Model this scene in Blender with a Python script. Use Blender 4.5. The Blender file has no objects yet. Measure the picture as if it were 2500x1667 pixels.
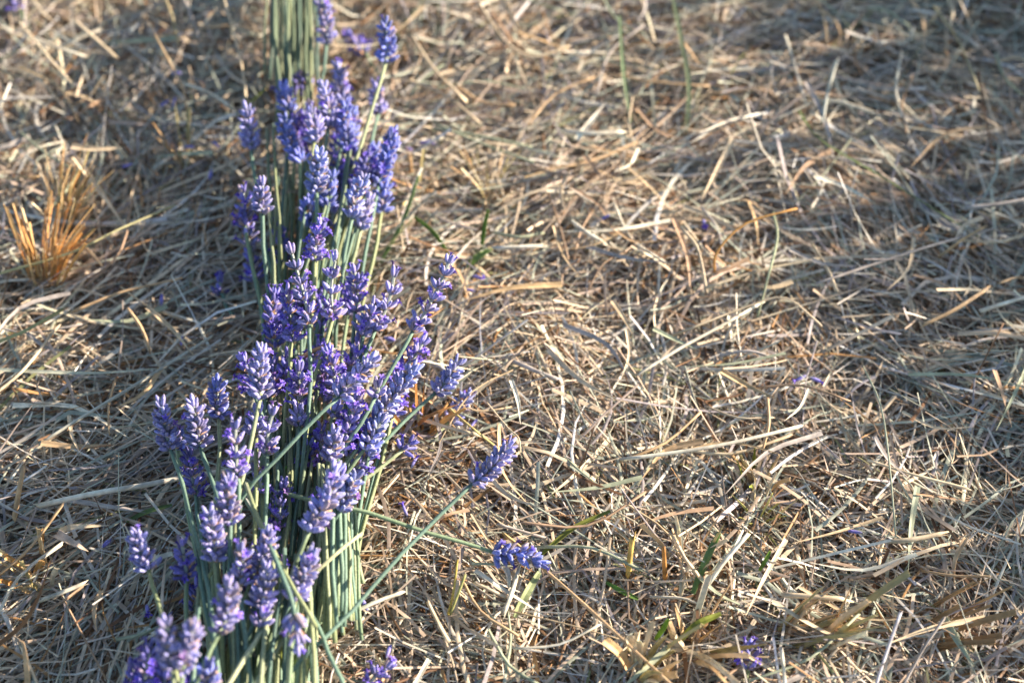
import bpy, math, random
import numpy as np
from mathutils import Vector, Matrix, Quaternion

# ------------------------------------------------------------------ camera
sc = bpy.context.scene
C = sc.collection
PITCH = math.radians(57)
DIST = 0.80
FOCAL, SENSOR = 50.0, 36.0
cam_d = bpy.data.cameras.new('camera')
cam = bpy.data.objects.new('camera', cam_d)
C.objects.link(cam)
sc.camera = cam
FWD = Vector((0, math.cos(PITCH), -math.sin(PITCH)))
RIGHT = Vector((1, 0, 0))
UP = RIGHT.cross(FWD)
TARGET = Vector((0, 0, 0.02))
CAM = TARGET - FWD * DIST
cam.location = CAM
cam.rotation_euler = FWD.to_track_quat('-Z', 'Y').to_euler()
cam_d.lens = FOCAL
cam_d.sensor_width = SENSOR
cam_d.clip_start = 0.02
cam_d.clip_end = 300


def P(px, py, z):
    """photo pixel (2500 x 1667) at height z (metres) -> world point"""
    x = (px - 1250.0) / 2500.0 * SENSOR / FOCAL
    y = -(py - 833.5) / 2500.0 * SENSOR / FOCAL
    r = FWD + RIGHT * x + UP * y
    t = (z - CAM.z) / r.z
    return CAM + r * t


def PC(p):
    return P(p[0], p[1], p[2] * 0.01)


def PL(p):
    """lavender points: the heap rises well above the straw bed"""
    z = p[2] if p[2] < 2.4 else 2.4 + (p[2] - 2.4) * 1.65
    return P(p[0], p[1], z * 0.01)


cam_d.dof.use_dof = True
cam_d.dof.focus_distance = (P(1250, 1130, 0.045) - CAM).dot(FWD)
cam_d.dof.aperture_fstop = 3.6
cam_d.dof.aperture_blades = 9

# ------------------------------------------------------------------ light
SUN_EL = math.radians(18)
SUN_AZ = math.atan2(0.97, 0.22)      # from the right and a little from behind
world = bpy.data.worlds.new('World')
sc.world = world
world.use_nodes = True
nt = world.node_tree
bg = nt.nodes['Background']
sky = nt.nodes.new('ShaderNodeTexSky')
sky.sky_type = 'NISHITA'
sky.sun_disc = False
sky.sun_elevation = SUN_EL
sky.sun_rotation = SUN_AZ
nt.links.new(sky.outputs[0], bg.inputs[0])
bg.inputs[1].default_value = 0.08
sun_d = bpy.data.lights.new('sun', 'SUN')
sun_d.energy = 5.0
sun_d.angle = math.radians(0.53)
sun_d.color = (1.0, 0.83, 0.66)
sun = bpy.data.objects.new('sun', sun_d)
C.objects.link(sun)
sdir = Vector((math.sin(SUN_AZ) * math.cos(SUN_EL), math.cos(SUN_AZ) * math.cos(SUN_EL), math.sin(SUN_EL)))
sun.rotation_euler = (-sdir).to_track_quat('-Z', 'Y').to_euler()
vs = sc.view_settings
vs.view_transform = 'Standard'
vs.look = 'None'
vs.gamma = 1.0
vs.exposure = 1.6
sc.cycles.max_bounces = 5
sc.cycles.diffuse_bounces = 3
sc.cycles.glossy_bounces = 2
sc.cycles.transmission_bounces = 3

rng = random.Random(11)
nrg = np.random.default_rng(5)


# ------------------------------------------------------------------ helpers
def srgb(r, g, b):
    def f(c):
        c /= 255.0
        return c / 12.92 if c < 0.04045 else ((c + 0.055) / 1.055) ** 2.4
    return (f(r), f(g), f(b))


def mesh_obj(name, verts, faces, mat, parent=None, loc=(0, 0, 0), cols=None, smooth=True):
    me = bpy.data.meshes.new(name)
    me.from_pydata([tuple(v) for v in verts], [], faces)
    if cols is not None:
        a = me.color_attributes.new('Col', 'FLOAT_COLOR', 'POINT')
        buf = np.ones((len(verts), 4), np.float32)
        buf[:, :3] = np.asarray(cols, np.float32)
        a.data.foreach_set('color', buf.ravel())
    if smooth:
        me.polygons.foreach_set('use_smooth', [True] * len(me.polygons))
    me.materials.append(mat)
    o = bpy.data.objects.new(name, me)
    o.location = loc
    if parent:
        o.parent = parent
    C.objects.link(o)
    return o


def empty(name, loc):
    o = bpy.data.objects.new(name, None)
    o.empty_display_size = 0.01
    o.location = loc
    C.objects.link(o)
    return o


def tag(o, label=None, cat=None, group=None, kind=None):
    if label:
        o['label'] = label
    if cat:
        o['category'] = cat
    if group:
        o['group'] = group
    if kind:
        o['kind'] = kind
    return o


def spline(pts, n):
    """Catmull-Rom through pts -> n+1 points"""
    pts = [Vector(p) for p in pts]
    if len(pts) == 2:
        return [pts[0].lerp(pts[1], i / n) for i in range(n + 1)]
    ext = [pts[0] * 2 - pts[1]] + pts + [pts[-1] * 2 - pts[-2]]
    m = len(pts) - 1
    out = []
    for i in range(n + 1):
        u = i / n * m
        k = min(int(u), m - 1)
        t = u - k
        a, b, c, d = ext[k:k + 4]
        out.append(0.5 * ((2 * b) + (c - a) * t + (2 * a - 5 * b + 4 * c - d) * t * t + (3 * b - a - 3 * c + d) * t * t * t))
    return out


def frames(pts):
    res = []
    up = None
    for i, p in enumerate(pts):
        t = (pts[min(i + 1, len(pts) - 1)] - pts[max(i - 1, 0)]).normalized()
        if up is None:
            ref = Vector((0, 0, 1)) if abs(t.z) < 0.9 else Vector((1, 0, 0))
            up = (ref - t * ref.dot(t)).normalized()
        else:
            up = (up - t * up.dot(t)).normalized()
        res.append((t, up, t.cross(up)))
    return res


def tube(pts, radius, sides=6, profile=None, caps=True, twist=0.0):
    """radius: float or function of t in 0..1; profile(k) multiplies per side"""
    V, F, T = [], [], []
    n = len(pts)
    for i, (p, (t, u, s)) in enumerate(zip(pts, frames(pts))):
        tt = i / (n - 1)
        r = radius(tt) if callable(radius) else radius
        for k in range(sides):
            a = 2 * math.pi * k / sides + twist * tt
            rr = r * (profile(k) if profile else 1)
            V.append(p + (u * math.cos(a) + s * math.sin(a)) * rr)
            T.append(tt)
    for i in range(n - 1):
        for k in range(sides):
            a = i * sides + k
            b = i * sides + (k + 1) % sides
            F.append((a, b, b + sides, a + sides))
    if caps:
        F.append(tuple(range(sides))[::-1])
        F.append(tuple(range((n - 1) * sides, n * sides)))
    return V, F, T


def blade(pts, width, roll=0.0, fold=0.35, taper='both', thick=0.00018):
    """thin folded leaf with real thickness: cross-section of 6 points"""
    V, F, T = [], [], []
    n = len(pts)
    for i, (p, (t, u, s)) in enumerate(zip(pts, frames(pts))):
        tt = i / (n - 1)
        w = width * 0.5
        if taper == 'both':
            w *= 0.35 + 0.65 * math.sin(math.pi * min(1, max(0, tt * 0.92 + 0.04))) ** 0.5
        elif taper == 'tip':
            w *= (1.0 - tt ** 2.2) * 0.96 + 0.04
        cu, su = math.cos(roll + 0.6 * tt * roll), math.sin(roll + 0.6 * tt * roll)
        a = s * cu + u * su
        b = u * cu - s * su
        for (x, y) in ((-1, fold), (0, 0), (1, fold)):
            V.append(p + a * (x * w) + b * (y * w))
            T.append(tt)
        for (x, y) in ((1, fold), (0, 0), (-1, fold)):
            V.append(p + a * (x * w * 0.93) + b * (y * w + thick))
            T.append(tt)
    for i in range(n - 1):
        for k in range(6):
            a = i * 6 + k
            b = i * 6 + (k + 1) % 6
            F.append((a, b, b + 6, a + 6))
    F.append((5, 4, 3, 2, 1, 0))
    e = (n - 1) * 6
    F.append((e, e + 1, e + 2, e + 3, e + 4, e + 5))
    return V, F, T


# ------------------------------------------------------------------ materials
def new_mat(name):
    m = bpy.data.materials.new(name)
    m.use_nodes = True
    n = m.node_tree.nodes
    return m, n, m.node_tree.links, n['Principled BSDF']


def add_translucent(m, n, l, bs, colsock, fac):
    out = n['Material Output']
    tr = n.new('ShaderNodeBsdfTranslucent')
    l.new(colsock, tr.inputs[0])
    mx = n.new('ShaderNodeMixShader')
    mx.inputs[0].default_value = fac
    l.new(bs.outputs[0], mx.inputs[1])
    l.new(tr.outputs[0], mx.inputs[2])
    l.new(mx.outputs[0], out.inputs[0])


def straw_material(name, trans, rough=0.55, spec=0.35):
    m, n, l, bs = new_mat(name)
    at = n.new('ShaderNodeAttribute')
    at.attribute_name = 'Col'
    tc = n.new('ShaderNodeTexCoord')
    no = n.new('ShaderNodeTexNoise')
    no.inputs['Scale'].default_value = 260.0
    no.inputs['Detail'].default_value = 2.0
    l.new(tc.outputs['Object'], no.inputs['Vector'])
    mp = n.new('ShaderNodeMapRange')
    mp.inputs[1].default_value = 0.3
    mp.inputs[2].default_value = 0.7
    mp.inputs[3].default_value = 0.78
    mp.inputs[4].default_value = 1.15
    l.new(no.outputs[0], mp.inputs[0])
    mu = n.new('ShaderNodeVectorMath')
    mu.operation = 'SCALE'
    l.new(at.outputs['Color'], mu.inputs[0])
    l.new(mp.outputs[0], mu.inputs['Scale'])
    l.new(mu.outputs[0], bs.inputs['Base Color'])
    bs.inputs['Roughness'].default_value = rough
    bs.inputs['Specular IOR Level'].default_value = spec
    if trans:
        add_translucent(m, n, l, bs, mu.outputs[0], trans)
    return m


M_straw = straw_material('dry_straw', 0.16)
M_leaf = straw_material('thin_leaf', 0.38, 0.5)

# lavender stem: grey green, downy
M_stem, n, l, bs = new_mat('lavender_stem')
at = n.new('ShaderNodeAttribute'); at.attribute_name = 'Col'
oi = n.new('ShaderNodeObjectInfo')
tc = n.new('ShaderNodeTexCoord')
no = n.new('ShaderNodeTexNoise'); no.inputs['Scale'].default_value = 900.0; no.inputs['Detail'].default_value = 3.0
l.new(tc.outputs['Object'], no.inputs['Vector'])
mp = n.new('ShaderNodeMapRange'); mp.inputs[1].default_value = 0.3; mp.inputs[2].default_value = 0.7
mp.inputs[3].default_value = 0.72; mp.inputs[4].default_value = 1.2
l.new(no.outputs[0], mp.inputs[0])
mu = n.new('ShaderNodeVectorMath'); mu.operation = 'SCALE'
l.new(at.outputs['Color'], mu.inputs[0]); l.new(mp.outputs[0], mu.inputs['Scale'])
l.new(mu.outputs[0], bs.inputs['Base Color'])
bs.inputs['Roughness'].default_value = 0.65
bs.inputs['Sheen Weight'].default_value = 0.25
bs.inputs['Sheen Roughness'].default_value = 0.4
bp = n.new('ShaderNodeBump'); bp.inputs['Strength'].default_value = 0.35; bp.inputs['Distance'].default_value = 0.0003
l.new(no.outputs[0], bp.inputs['Height']); l.new(bp.outputs[0], bs.inputs['Normal'])

# florets: vertex tint times object tint, downy
M_floret, n, l, bs = new_mat('lavender_floret')
at = n.new('ShaderNodeAttribute'); at.attribute_name = 'Col'
oi = n.new('ShaderNodeObjectInfo')
mx = n.new('ShaderNodeVectorMath'); mx.operation = 'MULTIPLY'
l.new(at.outputs['Color'], mx.inputs[0]); l.new(oi.outputs['Color'], mx.inputs[1])
tc = n.new('ShaderNodeTexCoord')
no = n.new('ShaderNodeTexNoise'); no.inputs['Scale'].default_value = 1100.0; no.inputs['Detail'].default_value = 2.0
l.new(tc.outputs['Object'], no.inputs['Vector'])
mp = n.new('ShaderNodeMapRange'); mp.inputs[1].default_value = 0.3; mp.inputs[2].default_value = 0.7
mp.inputs[3].default_value = 0.6; mp.inputs[4].default_value = 1.4
l.new(no.outputs[0], mp.inputs[0])
mu = n.new('ShaderNodeVectorMath'); mu.operation = 'SCALE'
l.new(mx.outputs[0], mu.inputs[0]); l.new(mp.outputs[0], mu.inputs['Scale'])
l.new(mu.outputs[0], bs.inputs['Base Color'])
bs.inputs['Roughness'].default_value = 0.6
bs.inputs['Sheen Weight'].default_value = 0.35
bs.inputs['Sheen Roughness'].default_value = 0.35
bs.inputs['Sheen Tint'].default_value = (0.92, 0.88, 1.0, 1)
add_translucent(M_floret, n, l, bs, mu.outputs[0], 0.15)

# soil
M_soil, n, l, bs = new_mat('dry_soil')
tc = n.new('ShaderNodeTexCoord')
no = n.new('ShaderNodeTexNoise'); no.inputs['Scale'].default_value = 90.0; no.inputs['Detail'].default_value = 8.0
l.new(tc.outputs['Object'], no.inputs['Vector'])
cr = n.new('ShaderNodeValToRGB')
cr.color_ramp.elements[0].position = 0.35; cr.color_ramp.elements[0].color = (0.045, 0.028, 0.018, 1)
cr.color_ramp.elements[1].position = 0.68; cr.color_ramp.elements[1].color = (0.16, 0.10, 0.06, 1)
l.new(no.outputs[0], cr.inputs[0]); l.new(cr.outputs[0], bs.inputs['Base Color'])
bs.inputs['Roughness'].default_value = 0.95
bp = n.new('ShaderNodeBump'); bp.inputs['Strength'].default_value = 0.8; bp.inputs['Distance'].default_value = 0.004
l.new(no.outputs[0], bp.inputs['Height']); l.new(bp.outputs[0], bs.inputs['Normal'])

# ------------------------------------------------------------------ ground
s = 60.0
g = mesh_obj('ground', [(-s, -s, 0), (s, -s, 0), (s, s, 0), (-s, s, 0)], [(0, 1, 2, 3)], M_soil)
tag(g, 'dark dry soil under the straw', None, None, 'structure')

# ------------------------------------------------------------------ straw mat
PAL = np.array([srgb(*c) for c in [
    (226, 208, 178), (214, 194, 166), (200, 180, 158), (184, 166, 150), (240, 232, 212),
    (168, 146, 124), (146, 114, 84), (186, 190, 170), (166, 174, 158), (184, 142, 94),
    (118, 88, 64), (212, 206, 194), (172, 164, 164), (140, 142, 100)]])
PALW = np.array([13, 12, 11, 8, 12, 7, 7, 9, 8, 4, 6, 12, 8, 1.5])
PALW = PALW / PALW.sum()


def terrain(x, y):
    return 0.55 * (0.0045 * np.sin(x * 23 + 1.3) * np.cos(y * 19 + 0.4) + 0.0035 * np.sin(x * 47 + y * 31 + 2.0)
            + 0.0025 * np.cos(y * 67 - x * 41) + 0.004 * np.sin(y * 11 - x * 9 + 0.7))


def straw_mat(name, N, area, zlo, zhi, lmin, lmax, wmin, wmax, seed, mat, dark=1.0, tilt=0.12, flat=False, pale=False, deep=False):
    r = np.random.default_rng(seed)
    x0, x1, y0, y1 = area
    K = 5
    cx = r.uniform(x0, x1, N)
    cy = r.uniform(y0, y1, N)
    L = lmin + (lmax - lmin) * r.beta(1.4, 2.6, N)
    W = wmin + (wmax - wmin) * r.beta(1.2, 2.8, N)
    # locally aligned swaths plus plenty of disorder
    flow = 0.75 * np.sin(cx * 8 + 1.0 + seed) + 0.75 * np.cos(cy * 9 - 0.5 + seed * 2.1) + 0.45 * np.sin(cx * 21 - cy * 17 + seed) + 0.45
    az = np.where(r.random(N) < 0.62, flow + r.normal(0, 0.32, N), r.uniform(0, math.pi * 2, N))
    curv = r.normal(0, 0.8, N)
    kink = np.where(r.random(N) < 0.18, r.normal(0, 0.7, N), 0)
    kpos = r.integers(1, K, N)
    pitch = r.normal(0, tilt, N)
    bow = r.normal(0, 0.10, N)
    zc = zlo + (zhi - zlo) * r.random(N) ** 0.8
    pts = np.zeros((N, K + 1, 3))
    hd = az[:, None] + curv[:, None] * (np.arange(K)[None, :] / K - 0.5) + np.where(np.arange(K)[None, :] >= kpos[:, None], kink[:, None], 0)
    step = (L / K)[:, None]
    dx = np.cos(hd) * step
    dy = np.sin(hd) * step
    pts[:, 1:, 0] = np.cumsum(dx, 1)
    pts[:, 1:, 1] = np.cumsum(dy, 1)
    pts[:, :, 0] += (cx - pts[:, :, 0].mean(1))[:, None]
    pts[:, :, 1] += (cy - pts[:, :, 1].mean(1))[:, None]
    sp = np.linspace(-0.5, 0.5, K + 1)[None, :]
    pts[:, :, 2] = zc[:, None] + (pitch * L)[:, None] * sp - (bow * L)[:, None] * (sp ** 2 - 0.08) * 2
    pts[:, :, 2] += terrain(pts[:, :, 0], pts[:, :, 1])
    pts[:, :, 2] = np.maximum(pts[:, :, 2], 0.001 + 0.002 * r.random((N, 1)))
    # section
    tang = np.gradient(pts, axis=1)
    side = np.stack([-tang[:, :, 1], tang[:, :, 0], np.zeros_like(tang[:, :, 0])], 2)
    side /= np.linalg.norm(side, axis=2, keepdims=True) + 1e-9
    roll = r.normal(0, 0.3 if flat else 0.5, N)[:, None] + r.normal(0, 0.35, N)[:, None] * sp
    upv = np.zeros_like(side)
    upv[:, :, 2] = 1
    a = side * np.cos(roll)[:, :, None] + upv * np.sin(roll)[:, :, None]
    b = upv * np.cos(roll)[:, :, None] - side * np.sin(roll)[:, :, None]
    tp = np.where(r.random(N) < 0.5, 1.0, 0.0)[:, None]
    prof = 1 - tp * np.clip(sp + 0.5, 0, 1) ** 2 * 0.85
    w = (W * 0.5)[:, None] * prof
    fold = r.uniform(-0.1, 0.45 if flat else 0.75, N)[:, None]
    v = np.zeros((N, K + 1, 3, 3))
    v[:, :, 0] = pts - a * w[:, :, None]
    v[:, :, 1] = pts + b * (w * fold)[:, :, None]
    v[:, :, 2] = pts + a * w[:, :, None]
    V = v.reshape(-1, 3)
    base = (np.arange(N) * (K + 1) * 3)[:, None, None]
    i = (np.arange(K) * 3)[None, :, None]
    q0 = np.array([0, 1, 4, 3])[None, None, :] + i + base
    q1 = np.array([1, 2, 5, 4])[None, None, :] + i + base
    Q = np.concatenate([q0, q1], 1).reshape(-1, 4)
    pw = PALW.copy()
    if deep:
        pw[[5, 6, 9, 10]] *= 2.2
        pw[[4, 11]] *= .5
        pw /= pw.sum()
    if pale:
        pw[[5, 6, 9, 10]] *= .35
        pw /= pw.sum()
    ci = r.choice(len(PAL), N, p=pw)
    col = PAL[ci] * r.uniform(0.72, 1.18, (N, 1)) * dark
    cols = np.repeat(col[:, None, :], (K + 1) * 3, 1)
    tone = 1 + 0.22 * r.normal(0, 1, (N, K + 1))
    cols = cols.reshape(N, K + 1, 3, 3) * np.clip(tone, 0.55, 1.4)[:, :, None, None]
    cols = np.clip(cols.reshape(-1, 3), 0.01, 0.85)
    me = bpy.data.meshes.new(name)
    me.vertices.add(len(V))
    me.vertices.foreach_set('co', V.astype(np.float32).ravel())
    me.loops.add(Q.size)
    me.loops.foreach_set('vertex_index', Q.astype(np.int32).ravel())
    me.polygons.add(len(Q))
    me.polygons.foreach_set('loop_start', (np.arange(len(Q)) * 4).astype(np.int32))
    at = me.color_attributes.new('Col', 'FLOAT_COLOR', 'POINT')
    buf = np.ones((len(V), 4), np.float32)
    buf[:, :3] = cols
    at.data.foreach_set('color', buf.ravel())
    me.materials.append(mat)
    me.update()
    me.validate()
    o = bpy.data.objects.new(name, me)
    C.objects.link(o)
    return o


VIEW = (-0.42, 0.42, -0.26, 0.36)
OUT = (-0.80, 0.80, -0.42, 0.62)
o = straw_mat('straw_litter', 22000, VIEW, 0.002, 0.014, 0.03, 0.14, 0.0007, 0.0027, 1, M_straw, dark=.85, deep=True)  # browner bottom layer, darkened further for the shade in its gaps
tag(o, 'thick bed of broken dry straw and hay covering the ground', 'straw', None, 'stuff')
o = straw_mat('fine_hay', 27000, VIEW, 0.003, 0.020, 0.03, 0.15, 0.0005, 0.0015, 2, M_straw, tilt=0.18)
tag(o, 'fine dry hay stalks scattered through the straw bed', 'hay', None, 'stuff')
o = straw_mat('loose_straw', 4000, VIEW, 0.013, 0.023, 0.03, 0.14, 0.0010, 0.0028, 7, M_straw, tilt=0.13, flat=True, pale=True)
tag(o, 'loose pale straws and flat blades on top of the straw bed', 'straw', None, 'stuff')
o = straw_mat('outer_straw', 30000, OUT, 0.002, 0.016, 0.03, 0.12, 0.0008, 0.0028, 3, M_straw)
tag(o, 'dry straw spread around the lavender row', 'straw', None, 'stuff')

# ------------------------------------------------------------------ florets
def floret_mesh(name, kind):
    sides = 8
    prof = {'bud': [(0, .42), (.10, .86), (.35, 1.26), (.65, 1.28), (.88, 1.04), (1.0, .66)],
            'open': [(0, .40), (.10, .75), (.35, 1.05), (.60, 1.05), (.80, .88), (.92, .80)],
            'thin': [(0, .36), (.12, .62), (.40, .88), (.70, .90), (.90, .84), (1.0, .72)]}[kind]
    Lf = {'bud': 6.6, 'open': 6.4, 'thin': 6.9}[kind] * 1e-3
    base_c = np.array(srgb(150, 158, 160))
    mid_c = np.array(srgb(148, 149, 188))
    tip_c = np.array(srgb(136, 136, 194))
    V, F, Cc = [], [], []
    for i, (t, r) in enumerate(prof):
        bend = 0.35e-3 * math.sin(t * 2.2)
        for k in range(sides):
            a = 2 * math.pi * k / sides
            rr = r * 1e-3 * (1.0 if k % 2 else 0.80)
            V.append((math.cos(a) * rr + bend, math.sin(a) * rr, t * Lf))
            c = base_c * (1 - t / 0.3) + mid_c * (t / 0.3) if t < 0.3 else mid_c * (1 - (t - .3) / .7) + tip_c * ((t - .3) / .7)
            if k % 2:
                c = c * 1.45  # rib highlights put into the vertex colour
            Cc.append(c)
    n = len(prof)
    for i in range(n - 1):
        for k in range(sides):
            a = i * sides + k
            b = i * sides + (k + 1) % sides
            F.append((a, b, b + sides, a + sides))
    e = (n - 1) * sides
    if kind == 'open':
        # tubular corolla flaring into five lobes, deep violet
        viol = np.array(srgb(110, 88, 204))
        vio2 = np.array(srgb(132, 108, 216))
        z0 = prof[-1][0] * Lf
        start = len(V)
        for (dz, r) in ((0.0, .62), (1.5e-3, .66)):
            for k in range(5):
                a = 2 * math.pi * k / 5
                V.append((math.cos(a) * r * 1e-3 + .3e-3, math.sin(a) * r * 1e-3, z0 + dz)); Cc.append(viol)
        for k in range(5):
            F.append((start + k, start + (k + 1) % 5, start + 5 + (k + 1) % 5, start + 5 + k))
        for k in range(5):
            a = 2 * math.pi * (k + .5) / 5
            b = len(V)
            R = (2.6 if k in (0, 4) else 2.0) * 1e-3
            for (rr, da, dz) in ((R * .75, -.38, 2.1e-3), (R, 0, 2.0e-3), (R * .75, .38, 2.1e-3)):
                V.append((math.cos(a + da) * rr + .3e-3, math.sin(a + da) * rr, z0 + dz)); Cc.append(vio2)
            p0, p1 = start + 5 + k, start + 5 + (k + 1) % 5
            F.append((p0, p1, b + 2, b + 1, b))
    else:
        # pinched mouth with a small darker plug
        plug = np.array(srgb(206, 204, 222))
        st = len(V)
        for k in range(sides):
            a = 2 * math.pi * k / sides
            V.append((math.cos(a) * .38e-3 + .28e-3, math.sin(a) * .38e-3, Lf * 1.07)); Cc.append(plug * .9)
        for k in range(sides):
            F.append((e + k, e + (k + 1) % sides, st + (k + 1) % sides, st + k))
        F.append(tuple(range(st, st + sides)))
    me = bpy.data.meshes.new(name)
    me.from_pydata(V, [], F)
    at = me.color_attributes.new('Col', 'FLOAT_COLOR', 'POINT')
    buf = np.ones((len(V), 4), np.float32)
    buf[:, :3] = np.array(Cc)
    at.data.foreach_set('color', buf.ravel())
    me.polygons.foreach_set('use_smooth', [True] * len(me.polygons))
    me.materials.append(M_floret)
    return me


FLORET = {k: floret_mesh('floret', k) for k in ('bud', 'open', 'thin')}
STEM_COLS = [srgb(122, 144, 112), srgb(106, 136, 118), srgb(138, 150, 108), srgb(96, 126, 112), srgb(148, 160, 124)]
STEM_NAMES = ['green', 'blue green', 'yellowish', 'dark', 'pale']


def stem_profile(k):
    return (1.0, 0.84, 1.0, 0.84, 1.0, 0.84, 1.0, 0.84)[k]


def make_stem(pts, parent, origin, rad, col, name='stem', n=None):
    L = sum((Vector(a) - Vector(b)).length for a, b in zip(pts, pts[1:]))
    n = n or max(6, int(L / 0.014))
    sp = spline(pts, n)
    wob = rng.uniform(0, 6)
    for i, p in enumerate(sp[1:-1], 1):
        sp[i] = p + Vector((math.sin(i * 1.7 + wob), math.cos(i * 1.3 + wob), math.sin(i + wob))) * 0.00035
    V, F, T = tube([p - origin for p in sp], lambda t: rad * (1 + 0.12 * t), 8, stem_profile, True, rng.uniform(-1, 1))
    c = np.array(col)
    cols = []
    for i, t in enumerate(T):
        f = 0.86 if (i % 8) % 2 else 1.08
        cols.append(c * f * (1 + 0.08 * math.sin(t * 17 + wob)))
    return mesh_obj(name, V, F, M_stem, parent, (0, 0, 0), cols)


KIND = {  # spacing m, florets per whorl, open share, tint, spread
    'tight':  (0.0038, 9, 0.05, (1.02, 1.00, 1.00), 1.0),
    'grey':   (0.0037, 9, 0.02, (.94, 1.04, 1.06), 1.0),
    'gappy':  (0.0068, 8, 0.20, (1.00, .93, .99), .95),
    'violet': (0.0048, 8, 0.55, (.82, .77, .98), 1.05),
    'blue':   (0.0037, 9, 0.06, (.66, .78, 1.04), 1.0),  # blue tint; also puts bluish shade into shaded spikes
    'dark':   (0.0046, 7, 0.40, (.60, .57, .88), 1.0),  # deep violet; also colours the shade into spikes lying in shadow
    'small':  (0.0045, 7, 0.12, (1.0, .96, 1.0), .9),
}
BRACT = srgb(206, 164, 124)


def make_head(sprig, origin, base, tip, kind, scale=1.0):
    spc, per, openp, tint, spread = KIND[kind]
    axis = tip - base
    Lh = axis.length
    ax = axis.normalized()
    ref = Vector((0, 0, 1)) if abs(ax.z) < .9 else Vector((1, 0, 0))
    u = (ref - ax * ref.dot(ax)).normalized()
    v = ax.cross(u)
    bend = (u * rng.uniform(-1, 1) + v * rng.uniform(-1, 1)) * Lh * 0.06
    flen = 0.0066 * scale

    def at(t):
        return base + ax * (Lh - flen * .7) * t + bend * math.sin(t * math.pi)
    # axis of the head with papery bracts
    V, F, T = tube([at(i / 6) - base for i in range(7)], 0.0009, 6)
    cols = [srgb(150, 160, 150)] * len(V)
    n = max(2, int(round((Lh - flen * .7) / spc)) + 1)
    gap_first = kind == 'gappy' or rng.random() < .25
    ts = [k / (n - 1) for k in range(n)]
    if gap_first and n > 3:
        ts = [0.0] + [0.14 + 0.86 * k / (n - 2) for k in range(n - 1)]
    heads = []
    for k, t in enumerate(ts):
        c = at(t)
        m = per if 0 < k < n - 1 else (per - 1 if k == 0 else 4)
        off = rng.uniform(0, 6.28)
        for j in range(m):
            a = off + 2 * math.pi * j / m + rng.uniform(-.22, .22)
            rad = u * math.cos(a) + v * math.sin(a)
            ang = (math.radians(56) * (1 - t) + math.radians(36) * t) * spread + rng.uniform(-.24, .24)
            if k == n - 1:
                ang *= 0.55
            d = ax * math.cos(ang) + rad * math.sin(ang)
            s_ = scale * rng.uniform(.82, 1.12) * (1 - .14 * t)
            heads.append((c + rad * .0007 + ax * rng.uniform(-.0008, .0008), d, s_))
        if k < n - 1:
            for j in range(3):
                a = off + 2 * math.pi * j / 3
                rad = u * math.cos(a) + v * math.sin(a)
                tn = ax.cross(rad)
                b = len(V)
                p = c - base + rad * .0009
                V += [p - tn * .0014, p + tn * .0014, p + (rad * .9 + ax * .6) * .0036 + tn * .0005, p + (rad * 1. + ax * .3) * .0036 - tn * .0006]
                F += [(b, b + 1, b + 2, b + 3)]
                cols += [BRACT] * 4
    head = mesh_obj('flower_head', V, F, M_stem, sprig, base - origin, cols, False)
    for p, d, s_ in heads:
        r = rng.random()
        me = FLORET['open'] if r < openp else (FLORET['thin'] if r > .86 else FLORET['bud'])
        f = bpy.data.objects.new('floret', me)
        q = d.to_track_quat('Z', 'X') @ Quaternion((0, 0, 1), rng.uniform(0, 6.28))
        f.rotation_mode = 'QUATERNION'
        f.rotation_quaternion = q
        f.location = p - base
        f.scale = (s_ * 1.05, s_ * 1.05, s_)
        if rng.random() < .05:
            bpy.data.objects.remove(f)
            continue
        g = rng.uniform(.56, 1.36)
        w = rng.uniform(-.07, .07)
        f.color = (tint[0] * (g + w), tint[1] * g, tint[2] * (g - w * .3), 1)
        if rng.random() < .06:
            f.color = (1.02 * g, .84 * g, .55 * g, 1)
        f.parent = head
        C.objects.link(f)
    return head


def sprig(label, base, tip, kind='tight', path=None, scale=1.0, rad=0.00106, group=None):
    """base, tip and path points are (photo x, photo y, height in cm)"""
    b, t = PL(base), PL(tip)
    pts = [b + (t - b).normalized() * 0.002] + [PL(p) for p in path]
    origin = pts[-1].copy()
    e = empty('lavender_sprig', origin)
    tag(e, label, 'lavender', group or 'cut lavender sprigs laid in a row')
    make_stem(pts, e, origin, rad, rng.choice(STEM_COLS))
    make_head(e, origin, b, t, kind, scale)
    return e


def auto_path(base, bundle):
    bx, by, bz = base
    j = rng.uniform
    if bundle == 'C':      # upper bundle
        ex, ey = 715 + .28 * (bx - 740) + j(-25, 25), 800 + j(-40, 60)
        return [((bx * .6 + ex * .4), by * .6 + ey * .4, max(2.6, bz * .72)), (ex, ey, 2.4), (ex + j(-12, 12), ey + 110, 2.3)]
    if bundle == 'B':      # middle bundle, cut ends under the front heads
        ex, ey = 770 + .22 * (bx - 760) + j(-45, 60), 1380 + j(-60, 110)
        return [((bx * .65 + ex * .35), by * .65 + ey * .35, max(2.8, bz * .75)), (ex * .85 + bx * .15, ey * .8 + by * .2, 2.6), (ex, ey, 2.4)]
    ex, ey = 600 + .45 * (bx - 560) + j(-30, 30), 1830 + j(-40, 40)
    return [((bx * .6 + ex * .4), by * .6 + ey * .4, max(3.0, bz * .85)), (ex, ey, 2.6), (ex + j(-10, 20), ey + 60, 2.4)]


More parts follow.
